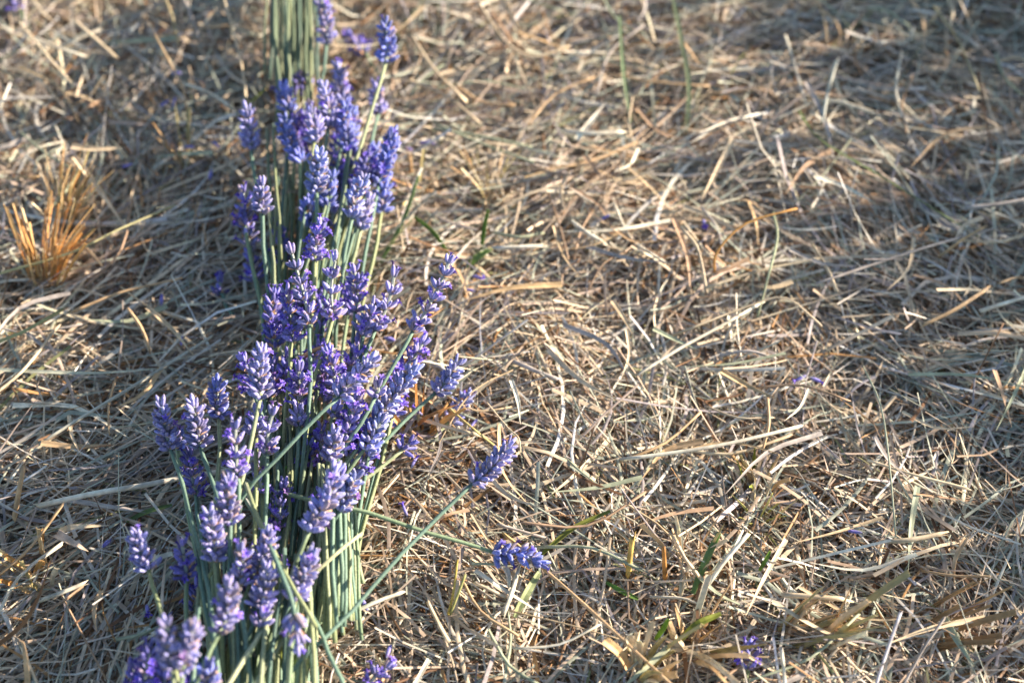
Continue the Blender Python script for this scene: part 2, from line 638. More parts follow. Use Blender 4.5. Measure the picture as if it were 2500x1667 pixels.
SPRIGS = [
    # --- top bundle, far and out of focus
    ('tall lavender spike touching the top edge of the photo', (798, 106, 4.6), (782, -14, 6.4), 'tight', [(790, 170, 4.2), (782, 230, 3.6), (760, 420, 3.0)]),
    ('lavender spike on a long slanting stem, highest on the right side', (945, 150, 5.6), (938, 42, 7.2), 'blue', [(905, 280, 5.0), (865, 400, 4.4), (815, 560, 3.4), (790, 700, 2.8)]),
    ('blurred lavender spike right of the top clump behind the slanting stem', (926, 280, 3.6), (918, 198, 4.6), 'tight', [(905, 355, 3.4), (880, 470, 3.0), (850, 640, 2.6)]),
    ('faded purple flower lying on the straw beside the top clump', (892, 130, 2.4), (846, 78, 2.8), 'dark', [(905, 150, 2.3), (930, 190, 2.2)]),
    ('lavender spike at the right top of the far clump', (834, 262, 4.2), (822, 150, 5.2), 'tight', 'C'),
    ('dark purple drooping flower across the top left of the clump', (762, 192, 3.6), (678, 222, 3.9), 'dark', 'C'),
    ('short pale spike at the upper left of the far clump', (704, 272, 4.4), (690, 200, 5.0), 'blue', 'C'),
    ('lavender spike in the middle of the far clump', (804, 314, 4.8), (786, 200, 6.0), 'tight', 'C'),
    ('pale budded spike below the middle of the far clump', (770, 345, 5.0), (758, 262, 5.8), 'tight', 'C'),
    ('lavender spike on the right flank of the far clump', (852, 378, 4.2), (842, 244, 5.4), 'blue', 'C'),
    ('blue violet spike on the left flank of the far clump', (735, 396, 4.6), (688, 278, 5.4), 'blue', 'C'),
    ('lone lavender spike leaning out left of the far clump', (614, 364, 4.2), (602, 254, 5.4), 'tight', [(622, 430, 3.9), (650, 600, 3.2), (690, 760, 2.6)]),
    ('whitish lavender spike below the far clump', (772, 470, 5.2), (781, 362, 6.4), 'grey', [(773, 540, 4.8), (775, 620, 4.0), (770, 760, 3.0)]),
    ('long pale spike at the right edge of the upper clump', (924, 446, 4.4), (962, 312, 5.6), 'blue', [(905, 550, 4.0), (882, 680, 3.4), (862, 800, 2.8)]),
    ('lower pale spike under the right edge spike', (932, 518, 3.8), (940, 432, 4.4), 'blue', [(920, 590, 3.6), (895, 700, 3.2), (876, 790, 2.7)]),
    ('broad pale lavender spike right of the whitish one', (860, 530, 5.0), (892, 424, 6.0), 'grey', [(842, 620, 4.4), (826, 740, 3.6), (818, 850, 2.8)]),
    ('small pale spike hanging below the broad pale one', (881, 558, 4.2), (906, 474, 4.8), 'tight', [(868, 610, 4.0), (850, 690, 3.4), (840, 780, 2.7)]),
    ('violet spike leaning behind the broad pale one', (870, 474, 4.2), (906, 366, 5.2), 'violet', 'C'),
    ('blue spike tucked beside the whitish spike', (798, 508, 4.4), (813, 420, 5.0), 'blue', [(790, 600, 4.0), (784, 700, 3.2)]),
    ('deep blue spike at the left of the upper clump', (598, 552, 4.2), (592, 452, 5.0), 'dark', [(615, 640, 3.8), (640, 760, 3.2), (648, 860, 2.6)]),
    ('pale lilac spike next to the deep blue left spike', (641, 520, 5.0), (641, 436, 6.0), 'tight', [(644, 600, 4.6), (652, 700, 3.8), (668, 840, 2.8)]),
    ('lowest tuft of the left spikes, with one long stem', (608, 598, 3.8), (611, 548, 4.2), 'small', [(622, 680, 3.6), (640, 780, 3.0), (652, 880, 2.6)]),
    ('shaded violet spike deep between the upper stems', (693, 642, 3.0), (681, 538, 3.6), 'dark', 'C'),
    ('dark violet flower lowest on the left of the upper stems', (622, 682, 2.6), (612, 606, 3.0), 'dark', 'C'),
    ('dark violet flower fallen on the straw left of the stems', (540, 716, 2.3), (536, 672, 2.5), 'dark', [(548, 738, 2.3), (575, 780, 2.2)]),
    ('small blue spike between two upper stems', (754, 552, 4.0), (754, 474, 4.6), 'blue', 'C'),
    ('slender lilac spike above the middle clump', (811, 564, 4.0), (812, 504, 4.4), 'gappy', 'C'),
    # --- middle bundle
    ('bright violet spike crowning the middle clump', (768, 634, 5.4), (786, 540, 6.4), 'violet', 'B'),
    ('long open spike with spaced whorls left in the middle clump', (757, 792, 5.6), (708, 600, 7.2), 'gappy', [(757, 860, 5.3), (756, 960, 4.8), (742, 1110, 4.0), (722, 1280, 3.0)]),
    ('violet spike with spaced whorls centred in the middle clump', (815, 776, 5.6), (819, 616, 7.0), 'gappy', [(790, 855, 5.2), (762, 945, 4.7), (744, 1060, 4.0), (715, 1250, 3.0)]),
    ('violet spike left of the long open one', (715, 830, 5.0), (694, 698, 6.0), 'violet', [(708, 890, 4.7), (700, 990, 4.2), (690, 1150, 3.2)]),
    ('dark violet spike at the left edge of the middle clump', (672, 848, 4.4), (668, 704, 5.2), 'dark', 'B'),
    ('blue violet spike right of the central gappy spike', (868, 760, 4.6), (866, 644, 5.6), 'violet', 'B'),
    ('open violet spike branching right above the middle clump', (917, 806, 4.6), (968, 656, 5.8), 'gappy', [(890, 870, 4.4), (862, 960, 3.9), (830, 1120, 3.0)]),
    ('lilac spike leaning right beside the open branching spike', (884, 816, 4.6), (922, 730, 5.2), 'tight', 'B'),
    ('tallest right spike with stacked whorls against bare straw', (1008, 808, 5.2), (1104, 624, 6.8), 'gappy', [(985, 850, 5.0), (939, 932, 4.6), (880, 1045, 4.0), (820, 1180, 3.0)]),
    ('violet upper spike of the pair leaning right', (970, 914, 4.0), (1044, 822, 4.8), 'violet', 'B'),
    ('greyish long spike below the violet one, leaning right', (924, 1018, 4.6), (1022, 890, 5.4), 'grey', [(895, 1060, 4.4), (840, 1140, 3.9), (780, 1240, 3.0)]),
    ('little violet tuft on a straight pale stem right of centre', (921, 967, 5.2), (924, 926, 5.6), 'small', [(880, 1035, 4.9), (832, 1105, 4.3), (760, 1230, 3.2)]),
    ('blue grey spike on a thin stem at the right fringe', (1067, 958, 3.4), (1128, 874, 4.2), 'grey', [(1010, 1005, 3.3), (940, 1075, 3.2), (860, 1152, 3.1), (790, 1240, 2.8)]),
    ('half hidden grey blue spike lying under a dry straw', (1096, 1030, 2.4), (1154, 956, 2.7), 'grey', [(1085, 1042, 2.3), (1060, 1070, 2.2)]),
    ('dense lilac spike lying slantwise in the centre', (830, 968, 5.6), (920, 868, 6.4), 'tight', [(780, 1012, 5.6), (715, 1078, 5.4), (640, 1157, 5.1), (597, 1202, 4.8), (575, 1300, 4.0)]),
    ('blue violet spike behind the dense slanting one', (820, 962, 4.4), (800, 846, 5.4), 'violet', 'B'),
    ('dense pale spike at the left shoulder of the middle clump', (637, 970, 5.8), (640, 842, 7.0), 'tight', [(622, 1040, 5.6), (602, 1120, 5.2), (585, 1205, 4.8), (568, 1340, 4.0)]),
    ('violet spike peeping out left of the dense pale one', (618, 950, 5.0), (588, 862, 5.8), 'violet', 'B'),
    ('violet spike in the dark gap of the middle clump', (729, 984, 4.4), (729, 884, 5.4), 'violet', [(729, 1040, 4.2), (727, 1140, 3.6), (722, 1260, 2.9)]),
    ('small violet cup below the gap spike', (729, 1040, 4.2), (729, 988, 4.8), 'small', [(727, 1110, 4.0), (722, 1200, 3.4), (716, 1300, 2.8)]),
    ('lilac spike under the dense pale left spike', (624, 1064, 4.6), (634, 990, 5.2), 'tight', 'A'),
    ('violet and tan spike right of the left diagonal stem', (651, 1106, 4.8), (669, 990, 5.8), 'gappy', 'A'),
    ('pale spike right of the crossing stems', (893, 1094, 4.2), (940, 1014, 4.8), 'grey', [(860, 1135, 4.0), (815, 1200, 3.4), (780, 1270, 2.8)]),
    ('violet spike rising right of the central stems', (834, 1094, 4.4), (878, 960, 5.4), 'violet', 'B'),
    ('bright violet tuft beside the thin right stem', (861, 1148, 3.4), (910, 1104, 3.8), 'violet', 'B'),
    ('lilac spike over the front of the crossing stems', (806, 1124, 4.8), (820, 1042, 5.6), 'tight', 'B'),
    ('deep violet blossom low between the central stems', (751, 1142, 3.4), (752, 1068, 4.0), 'violet', 'B'),
    ('small tuft hanging on the diagonal stem', (810, 1010, 4.6), (824, 984, 5.0), 'small', 'B'),
    ('dark bud cluster on a thin stem low on the right', (984, 1097, 2.9), (1016, 1070, 3.2), 'dark', [(930, 1140, 2.9), (870, 1184, 2.9), (800, 1240, 2.6)]),
    ('deep purple flower on the straw at the right fringe', (948, 1042, 2.5), (968, 1002, 2.8), 'dark', [(940, 1060, 2.4), (900, 1120, 2.3)]),
    # --- front bundle
    ('leftmost of the three upright spikes at the left', (414, 1092, 4.6), (390, 976, 6.0), 'tight', [(434, 1150, 4.6), (462, 1234, 4.6), (500, 1400, 4.8), (520, 1520, 5.0), (540, 1700, 4.8)]),
    ('middle of the three upright spikes at the left, with a side bud', (489, 1090, 4.8), (468, 970, 6.2), 'tight', [(505, 1140, 4.8), (535, 1230, 4.9), (572, 1380, 5.0), (592, 1500, 5.0), (606, 1600, 4.8), (620, 1740, 4.4)]),
    ('round spike with shade-blue tint, uppermost of the three at the left', (535, 1014, 4.6), (531, 922, 6.0), 'blue', [(536, 1080, 4.4), (531, 1180, 4.0), (525, 1300, 3.6), (540, 1500, 3.0)]),
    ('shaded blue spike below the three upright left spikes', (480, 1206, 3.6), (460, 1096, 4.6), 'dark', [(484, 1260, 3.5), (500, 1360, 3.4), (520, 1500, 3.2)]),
    ('small bud behind the leftmost upright spike', (430, 1092, 3.8), (440, 1052, 4.2), 'blue', [(440, 1150, 3.7), (462, 1260, 3.5), (490, 1420, 3.2)]),
    ('tall pale spike with spaced whorls above the broad front spike', (580, 1164, 5.4), (574, 1026, 6.8), 'gappy', [(584, 1210, 5.2), (582, 1300, 4.8), (572, 1450, 4.2)]),
    ('broad pale spike below it, left of the diagonal stems', (563, 1277, 5.6), (553, 1156, 6.8), 'tight', [(562, 1330, 5.4), (556, 1430, 4.8), (540, 1600, 4.0)]),
    ('violet tuft behind the diagonal stem at the left', (624, 1150, 4.0), (622, 1098, 4.4), 'small', 'A'),
    ('blue violet flower low in the dark left gap', (641, 1204, 3.8), (628, 1150, 4.2), 'violet', 'A'),
    ('violet blossom above the forked flower in the centre', (690, 1228, 3.6), (694, 1174, 4.2), 'violet', 'A'),
    ('open forked flower low in the centre of the stems', (685, 1288, 3.6), (684, 1216, 4.2), 'violet', [(684, 1340, 3.4), (680, 1440, 3.0), (676, 1560, 2.8)]),
    ('large pale spike spread over the front right of the clump', (756, 1294, 5.6), (828, 1130, 6.6), 'tight', [(735, 1345, 5.4), (705, 1420, 4.8), (670, 1520, 4.0), (640, 1640, 3.2)], 1.12),
    ('second pale spike behind the large front right one', (832, 1244, 4.6), (874, 1150, 5.4), 'grey', [(810, 1290, 4.2), (790, 1380, 3.6), (780, 1480, 2.9)]),
    ('slender pink lilac spike farthest left over shaded straw', (363, 1388, 4.8), (330, 1292, 6.0), 'tight', [(380, 1450, 4.8), (405, 1540, 4.9), (440, 1680, 4.8), (460, 1760, 4.6)]),
    ('deep blue spike right of the slender farthest left spike', (457, 1408, 4.4), (442, 1314, 5.6), 'dark', [(456, 1470, 4.3), (454, 1560, 4.2), (462, 1700, 4.0)]),
    ('lilac spike between the long bent stems at the left front', (523, 1366, 5.0), (510, 1240, 6.4), 'tight', [(528, 1420, 4.9), (535, 1500, 4.6), (545, 1640, 4.2)]),
    ('narrow lilac spike left of the pair in front', (585, 1426, 5.0), (588, 1322, 6.0), 'small', [(588, 1480, 4.8), (596, 1580, 4.4), (606, 1720, 4.0)]),
    ('leaning lilac spike right of the pair in front', (617, 1406, 4.8), (664, 1288, 6.0), 'tight', [(600, 1460, 4.6), (580, 1560, 4.2), (560, 1720, 3.8)]),
    ('lilac spike under the leaning pair in front', (634, 1482, 4.8), (654, 1372, 5.8), 'tight', [(615, 1530, 4.7), (590, 1600, 4.4), (560, 1720, 4.0)]),
    ('plump pale spike at the front left with a violet edge', (540, 1540, 5.8), (562, 1410, 7.0), 'tight', [(515, 1585, 5.7), (480, 1667, 5.5), (440, 1760, 5.2)]),
    ('wide pale spike crossed by two stems at the front', (715, 1462, 4.8), (766, 1338, 5.8), 'tight', [(690, 1520, 4.6), (650, 1610, 4.2), (615, 1720, 3.8)], 1.08),
    ('drooping spike hanging head down at the bottom centre', (717, 1500, 5.8), (733, 1590, 5.0), 'small', [(712, 1470, 6.0), (690, 1400, 6.0), (640, 1290, 5.4), (600, 1220, 4.6)]),
    ('left half of the large pale double spike at the bottom', (422, 1632, 6.2), (402, 1508, 7.4), 'tight', [(430, 1700, 6.0), (440, 1780, 5.6)]),
    ('right half of the large pale double spike at the bottom', (447, 1634, 6.2), (476, 1516, 7.4), 'tight', [(442, 1700, 6.0), (450, 1790, 5.6)]),
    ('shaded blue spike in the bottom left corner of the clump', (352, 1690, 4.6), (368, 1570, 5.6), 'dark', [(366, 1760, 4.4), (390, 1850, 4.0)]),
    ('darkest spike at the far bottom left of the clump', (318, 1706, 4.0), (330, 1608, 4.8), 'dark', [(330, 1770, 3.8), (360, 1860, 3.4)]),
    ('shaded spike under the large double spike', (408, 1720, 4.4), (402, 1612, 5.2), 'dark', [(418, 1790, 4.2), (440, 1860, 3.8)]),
    ('shaded lilac spike cut by the bottom edge', (500, 1700, 5.0), (510, 1612, 5.8), 'blue', [(504, 1770, 4.8), (515, 1850, 4.4)]),
    ('tiny pale tuft on the low diagonal stem in front', (634, 1528, 4.8), (652, 1488, 5.2), 'small', [(620, 1570, 4.7), (600, 1640, 4.4), (585, 1740, 4.0)]),
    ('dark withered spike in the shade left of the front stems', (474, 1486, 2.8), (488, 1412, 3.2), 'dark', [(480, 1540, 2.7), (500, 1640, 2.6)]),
    # --- loose ones on the straw
    ('isolated lavender spike right of the row on a long stem', (1154, 1180, 4.4), (1256, 1076, 5.2), 'tight', [(1085, 1246, 4.3), (980, 1352, 4.3), (860, 1490, 4.4), (735, 1612, 4.6), (650, 1720, 4.4)]),
    ('dark blue spike lying sideways alone on pale straw', (1206, 1350, 3.2), (1336, 1378, 3.2), 'blue', [(1130, 1325, 3.4), (1030, 1294, 3.8), (900, 1252, 4.2), (770, 1222, 4.3), (640, 1188, 3.8), (560, 1170, 3.0)]),
    ('small violet spike cut by the bottom edge right of the stems', (900, 1672, 2.6), (958, 1616, 3.0), 'violet', [(885, 1690, 2.5), (850, 1740, 2.4)]),
    ('broken violet flower fragment alone at the bottom right', (1826, 1634, 2.4), (1828, 1562, 2.8), 'dark', [(1825, 1642, 2.3), (1823, 1660, 2.2)]),
    ('blurred violet scrap in the top left corner', (46, 22, 2.4), (28, -8, 2.7), 'dark', [(50, 30, 2.3), (58, 48, 2.2)]),
]
for sp_ in SPRIGS:
    label, b, t, kind, path = sp_[:5]
    if isinstance(path, str):
        path = auto_path(b, path)
    sprig(label, b, t, kind, path, sp_[5] if len(sp_) > 5 else 1.0)

# partly hidden sprigs that fill the clumps
FILL = [('C', 'half hidden lavender sprig among the blurred upper clump', [(790, 260), (820, 330), (750, 300), (845, 310), (720, 330), (880, 420), (905, 400), (830, 420)], 3.6),
        ('B', 'half hidden violet sprig inside the middle clump', [(700, 760), (735, 740), (780, 760), (850, 720), (690, 900), (760, 880), (790, 930), (850, 900), (870, 870), (660, 920), (960, 960), (900, 1060), (850, 1060), (780, 1080)], 3.6),
        ('A', 'half hidden lavender sprig inside the front clump', [(600, 1390), (640, 1440), (660, 1340), (790, 1200), (830, 1190), (380, 1640), (450, 1680)], 3.6)]
for bundle, lab, spots, z in FILL:
    for (x, y) in spots:
        tipx = x + rng.uniform(-14, 24)
        b = (x, y + 50, z + rng.uniform(-.4, .5))
        t = (tipx, y - 50, z + rng.uniform(.4, 1.2))
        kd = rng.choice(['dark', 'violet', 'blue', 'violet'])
        xs = sorted(q[0] for q in spots)
        ys = sorted(q[1] for q in spots)
        where = ('lower ' if y > ys[len(ys) // 2] else 'upper ') + ('right' if x > xs[len(xs) // 2] else 'left')
        l2 = 'half hidden %s sprig in the %s of the %s clump' % ({'dark': 'dark purple', 'violet': 'violet', 'blue': 'blue'}[kd], where, {'A': 'front', 'B': 'middle', 'C': 'blurred upper'}[bundle])
        sprig(l2, b, t, kd, auto_path(b, bundle), group='hidden sprigs, ' + bundle.replace('A', 'front').replace('B', 'middle').replace('C', 'upper') + ' clump')


# single florets shed on the straw
for i in range(36):
    if i < 8:
        x, y = [(1968, 916), (1978, 922), (1716, 536), (1462, 540), (860, 1440), (2105, 1300), (540, 1150), (995, 1260)][i]
    else:
        y = rng.uniform(150, 1640)
        x = 740 + (rng.choice((-1, 1)) * rng.uniform(170, 420)) - max(0, y - 1000) * .18
    f = bpy.data.objects.new('fallen_floret', FLORET[rng.choice(('open', 'bud', 'thin'))])
    f.location = P(x, y, .0255)
    f.rotation_euler = (rng.uniform(1.1, 1.9), rng.uniform(-.4, .4), rng.uniform(0, 6.28))
    f.color = (.75, .68, .95, 1)
    C.objects.link(f)
    sd = ('left' if x < 640 else 'right') + ' of the lavender ' + ('near the top' if y < 560 else 'at mid height' if y < 1120 else 'near the bottom')
    tag(f, 'single violet floret fallen on the straw ' + sd, 'floret', 'florets fallen ' + sd)

# ------------------------------------------------------------------ bare lavender stems
def bare_stem(label, path, rad=0.0010, col=None, group=None, dark=1.0):  # dark multiplies shade into the stem colour
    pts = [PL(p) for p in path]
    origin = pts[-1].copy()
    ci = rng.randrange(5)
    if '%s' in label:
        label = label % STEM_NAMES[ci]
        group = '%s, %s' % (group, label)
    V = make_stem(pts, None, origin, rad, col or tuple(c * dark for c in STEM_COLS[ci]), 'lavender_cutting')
    V.location = origin
    tag(V, label, 'stem', group)
    return V


bare_stem('single cut stem standing apart right of the stem bundle', [(864, 1230, 3.2), (868, 1320, 3.0), (878, 1380, 2.9), (887, 1424, 2.8)], 0.0011)
bare_stem('curved pale stem crossing over the cut stem bundle', [(884, 1302, 4.4), (850, 1326, 4.8), (800, 1370, 5.0), (752, 1412, 4.8), (700, 1470, 4.2)], 0.0010, srgb(176, 180, 140))
bare_stem('thin dark stem slanting to the bottom edge beside the cut ends', [(760, 1500, 4.4), (790, 1560, 4.6), (815, 1620, 4.8), (850, 1700, 4.6)], 0.0010)
bare_stem('looped young stem between the bent stems at the left front', [(500, 1352, 4.0), (516, 1372, 4.6), (518, 1396, 4.6), (508, 1412, 4.2), (506, 1460, 3.8)], 0.0010, srgb(168, 182, 132))
bare_stem('long bent stem running left of the front lilac spike', [(462, 1234, 4.4), (478, 1340, 4.6), (500, 1470, 4.8), (522, 1580, 4.8), (540, 1720, 4.4)], 0.0010)
bare_stem('long straight stem crossing the front clump to the bottom', [(600, 1180, 5.0), (640, 1290, 5.4), (690, 1390, 5.6), (740, 1470, 5.6), (772, 1530, 5.2)], 0.0011)
bare_stem('pale stem leaning over the yellow leaves at the bottom', [(700, 1440, 4.6), (640, 1540, 4.8), (560, 1667, 5.0), (520, 1740, 4.8)], 0.0011, srgb(176, 184, 146))
bare_stem('second pale stem leaning beside the first at the bottom', [(735, 1500, 4.2), (680, 1580, 4.4), (610, 1690, 4.6)], 0.0010, srgb(168, 178, 146))
bare_stem('straight stem rising from the bottom left of the front clump', [(500, 1480, 4.2), (515, 1560, 4.6), (536, 1667, 4.8), (548, 1740, 4.6)], 0.0010)
for i in range(34):      # the cut bundle, right of the front heads
    k = i / 33
    x0 = 765 + 95 * k + rng.uniform(-8, 8)
    y0 = 1150 + rng.uniform(-20, 60)
    x1 = 772 + 104 * k + rng.uniform(-9, 9)
    y1 = 1530 + rng.uniform(-60, 40) - (40 if i % 5 == 0 else 0)
    z = 2.7 + 1.4 * math.sin(k * 3.14) * rng.random()
    bare_stem('%s cut stem in the ' + ('left', 'middle', 'right')[min(2, int(k * 3))] + ' of the tight bundle beside the front clump',
              [(x0, y0, z + .8), ((x0 + x1) / 2 + rng.uniform(-8, 8), (y0 + y1) / 2, z + .4), (x1, y1, z)], rng.uniform(.0009, .0012), None, 'cut stems of the middle bundle')
for i in range(44):      # inner stems of the centre, shade darkened into their colour
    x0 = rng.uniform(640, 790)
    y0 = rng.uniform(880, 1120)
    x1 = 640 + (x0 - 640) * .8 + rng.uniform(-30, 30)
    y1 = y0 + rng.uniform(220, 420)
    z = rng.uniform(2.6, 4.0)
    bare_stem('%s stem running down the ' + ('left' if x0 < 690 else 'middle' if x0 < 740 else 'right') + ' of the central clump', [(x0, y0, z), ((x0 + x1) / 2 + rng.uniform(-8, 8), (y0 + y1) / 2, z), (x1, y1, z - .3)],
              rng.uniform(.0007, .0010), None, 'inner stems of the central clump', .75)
for i in range(48):      # upper stems, between upper and middle heads, colour darkened for shade
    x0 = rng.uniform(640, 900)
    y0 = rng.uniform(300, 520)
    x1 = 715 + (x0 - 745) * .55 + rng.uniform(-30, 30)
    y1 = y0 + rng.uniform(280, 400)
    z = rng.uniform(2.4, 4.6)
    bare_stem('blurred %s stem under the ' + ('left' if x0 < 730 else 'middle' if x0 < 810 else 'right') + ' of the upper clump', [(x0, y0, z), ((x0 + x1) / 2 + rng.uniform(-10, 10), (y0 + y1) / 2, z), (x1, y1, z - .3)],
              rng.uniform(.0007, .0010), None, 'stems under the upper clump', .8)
for i in range(36):      # far bundle at the top edge, shade put into its stem colour
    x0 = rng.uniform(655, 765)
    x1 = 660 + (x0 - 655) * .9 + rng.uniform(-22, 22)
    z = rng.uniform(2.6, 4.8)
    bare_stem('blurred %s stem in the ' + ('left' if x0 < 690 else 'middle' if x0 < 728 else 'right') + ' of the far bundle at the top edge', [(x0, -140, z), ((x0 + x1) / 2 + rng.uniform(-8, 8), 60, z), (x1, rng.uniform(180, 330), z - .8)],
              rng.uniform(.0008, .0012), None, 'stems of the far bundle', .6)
for i in range(64):      # front stems to the bottom edge
    x0 = rng.uniform(480, 760)
    y0 = rng.uniform(1330, 1480)
    x1 = 520 + (x0 - 480) * .8 + rng.uniform(-70, 50)
    z = rng.uniform(2.6, 5.0)
    bare_stem('%s stem fanning to the ' + ('left' if x1 < 590 else 'middle' if x1 < 660 else 'right') + ' of the bottom edge under the front clump', [(x0, y0, z), ((x0 + x1) / 2, 1600, z), (x1, 1800, z - .2)],
              rng.uniform(.0009, .0012), None, 'stems of the front bundle')


# ------------------------------------------------------------------ leaves and single straws
def leaf(label, path, w_mm, col, name='lavender_leaf', cat='leaf', group=None, mat=None, taper='both', fold=.35, n=10):
    pts = spline([PC(p) for p in path], n)
    origin = pts[0].copy()
    V, F, T = blade([p - origin for p in pts], w_mm * 1e-3, rng.uniform(-.5, .5), fold, taper)
    c = np.array(col)
    ph = rng.uniform(0, 6)
    cols = [np.clip(c * (1 + .16 * math.sin(t * 13 + ph)), 0, .9) for t in T]
    o = mesh_obj(name, V, F, mat or M_leaf, None, origin, cols, False)
    tag(o, label, cat, group)
    return o


YG = [srgb(176, 190, 84), srgb(150, 172, 84), srgb(120, 150, 84), srgb(190, 196, 110)]
for i in range(22):
    x0 = rng.uniform(630, 735)
    y0 = rng.uniform(1500, 1600)
    x1 = x0 + rng.uniform(-50, 20)
    leaf('narrow yellow green lavender leaf at the bottom of the front stems',
         [(x1, y0 + rng.uniform(110, 180), 2.6), ((x0 + x1) / 2 + rng.uniform(-12, 12), y0 + 60, 3.4), (x0, y0 - rng.uniform(0, 50), 3.6 + rng.uniform(-.4, .8))],
         rng.uniform(2.0, 3.2), rng.choice(YG), group='yellow green leaves at the bottom')
leaf('narrow bright green leaf standing between the central stems', [(716, 1210, 3.6), (708, 1165, 4.4), (697, 1138, 5.0)], 3.0, srgb(110, 150, 84))
leaf('green leaf blade blurred beside the right fringe of the upper clump', [(930, 640, 2.4), (985, 540, 3.0), (1022, 430, 3.4)], 3.0, srgb(140, 168, 104), 'grass_blade', 'grass')
leaf('green grass blade bending down right of the upper clump', [(1012, 530, 3.0), (1060, 570, 3.0), (1108, 640, 2.4)], 2.6, srgb(120, 150, 70), 'grass_blade', 'grass')
leaf('short green grass blade standing right of the upper clump', [(1176, 610, 2.2), (1182, 560, 3.0), (1192, 512, 3.6)], 2.6, srgb(118, 150, 60), 'grass_blade', 'grass')
leaf('pale green blurred weed leaf on the straw above the tall right spike', [(1140, 652, 2.2), (1170, 632, 2.9), (1206, 606, 2.6)], 9.0, srgb(150, 176, 96), 'weed_leaf', 'leaf')
leaf('long dark green blade slanting across the blurred right side', [(1950, 270, 3.0), (2000, 342, 3.3), (2130, 420, 3.2), (2260, 500, 3.0), (2390, 580, 2.6)], 2.6, srgb(124, 140, 92), 'grass_blade', 'grass')
leaf('upright green blade blurred near the top centre', [(1540, 300, 2.4), (1522, 180, 3.4), (1512, 40, 4.0)], 2.6, srgb(118, 142, 104), 'grass_blade', 'grass')
leaf('tall grey green stalk blurred right of the upright green blade', [(1676, 322, 2.4), (1682, 210, 3.6), (1662, 90, 4.2), (1640, -20, 4.6)], 2.6, srgb(160, 172, 132), 'grass_blade', 'grass')
leaf('broad green leaf shadowed by stubble at the bottom right', [(1692, 1448, 2.2), (1716, 1390, 2.9), (1738, 1340, 3.4), (1758, 1300, 3.8)], 4.2, srgb(122, 156, 100), 'grass_blade', 'grass')
leaf('pale greenish striped leaf under the sideways spike', [(1256, 1506, 2.3), (1284, 1450, 2.6), (1316, 1396, 2.6)], 4.0, srgb(176, 188, 140), 'grass_blade', 'grass')
leaf('fresh green blade lying left of the yellow stubs', [(1478, 1420, 2.4), (1520, 1444, 2.6), (1558, 1462, 2.5)], 2.4, srgb(112, 148, 66), 'grass_blade', 'grass')
leaf('olive blade pointing up right of the sideways spike', [(1320, 1355, 2.5), (1400, 1290, 2.8), (1490, 1248, 3.0)], 3.0, srgb(150, 156, 74), 'grass_blade', 'grass')
leaf('bright green shoot in the tan stubble at the bottom', [(1600, 1560, 3.0), (1618, 1535, 3.6), (1632, 1510, 4.0)], 2.6, srgb(136, 172, 60), 'grass_blade', 'grass')
leaf('green tipped leaf arching over the tan stubble', [(1665, 1560, 2.6), (1700, 1525, 3.6), (1760, 1498, 3.6)], 3.6, srgb(140, 150, 62), 'grass_blade', 'grass')
leaf('short green blade at the lower right edge of the bright straw', [(1854, 1392, 2.4), (1868, 1368, 3.0), (1880, 1344, 3.4)], 2.2, srgb(132, 164, 70), 'grass_blade', 'grass')
leaf('green blade tip crossing the shaded straw at the left', [(310, 1272, 2.6), (360, 1248, 3.0), (420, 1232, 3.2)], 2.4, srgb(110, 134, 84), 'grass_blade', 'grass')
leaf('yellow green blade rising to the lone left upper spike', [(590, 270, 2.4), (625, 240, 3.0), (655, 212, 3.2)], 2.2, srgb(164, 178, 70), 'grass_blade', 'grass')

WHITE, PALE, TAN, GOLD, BROWN, GREY, OLIVE = srgb(240, 232, 210), srgb(226, 208, 176), srgb(212, 182, 142), srgb(204, 156, 92), srgb(150, 108, 70), srgb(186, 178, 170), srgb(176, 176, 112)


def straw(label, path, w_mm, col, culm=True, group=None, n=9, name='straw'):
    path = [(q[0], q[1], q[2] + .45) for q in path]
    if not culm:
        return leaf(label, path, w_mm, col, name, 'straw', group, M_straw, 'tip', rng.uniform(.1, .6), n)
    pts = spline([PC(p) for p in path], n)
    origin = pts[0].copy()
    r = w_mm * .5e-3
    fl = rng.uniform(.5, .9)
    V, F, T = tube([p - origin for p in pts], lambda t: r * (1 - .14 * t), 8, lambda k: 1.0 if k % 4 == 0 else (.86 if k % 2 else fl), True, rng.uniform(-1.5, 1.5))
    V = [Vector(v) for v in V]
    for q0, tq in ((0, (pts[0] - pts[1]).normalized()), (len(V) - 8, (pts[-1] - pts[-2]).normalized())):
        for k in range(8):
            V[q0 + k] += tq * r * rng.uniform(-1.6, 3.2)
    c = np.array(col)
    ph = rng.uniform(0, 6)
    node = rng.uniform(.2, .9)
    strk = [rng.uniform(-.28, .18) for _ in range(8)]
    cols = []
    for i, t in enumerate(T):
        f = 1 + .14 * math.sin(t * 9 + ph) + strk[i % 8]
        if abs(t - node) < .03:
            f *= .7
        cols.append(np.clip(c * f, 0, .9))
    o = mesh_obj(name, V, F, M_straw, None, origin, cols)
    tag(o, label, 'straw', group)
    return o


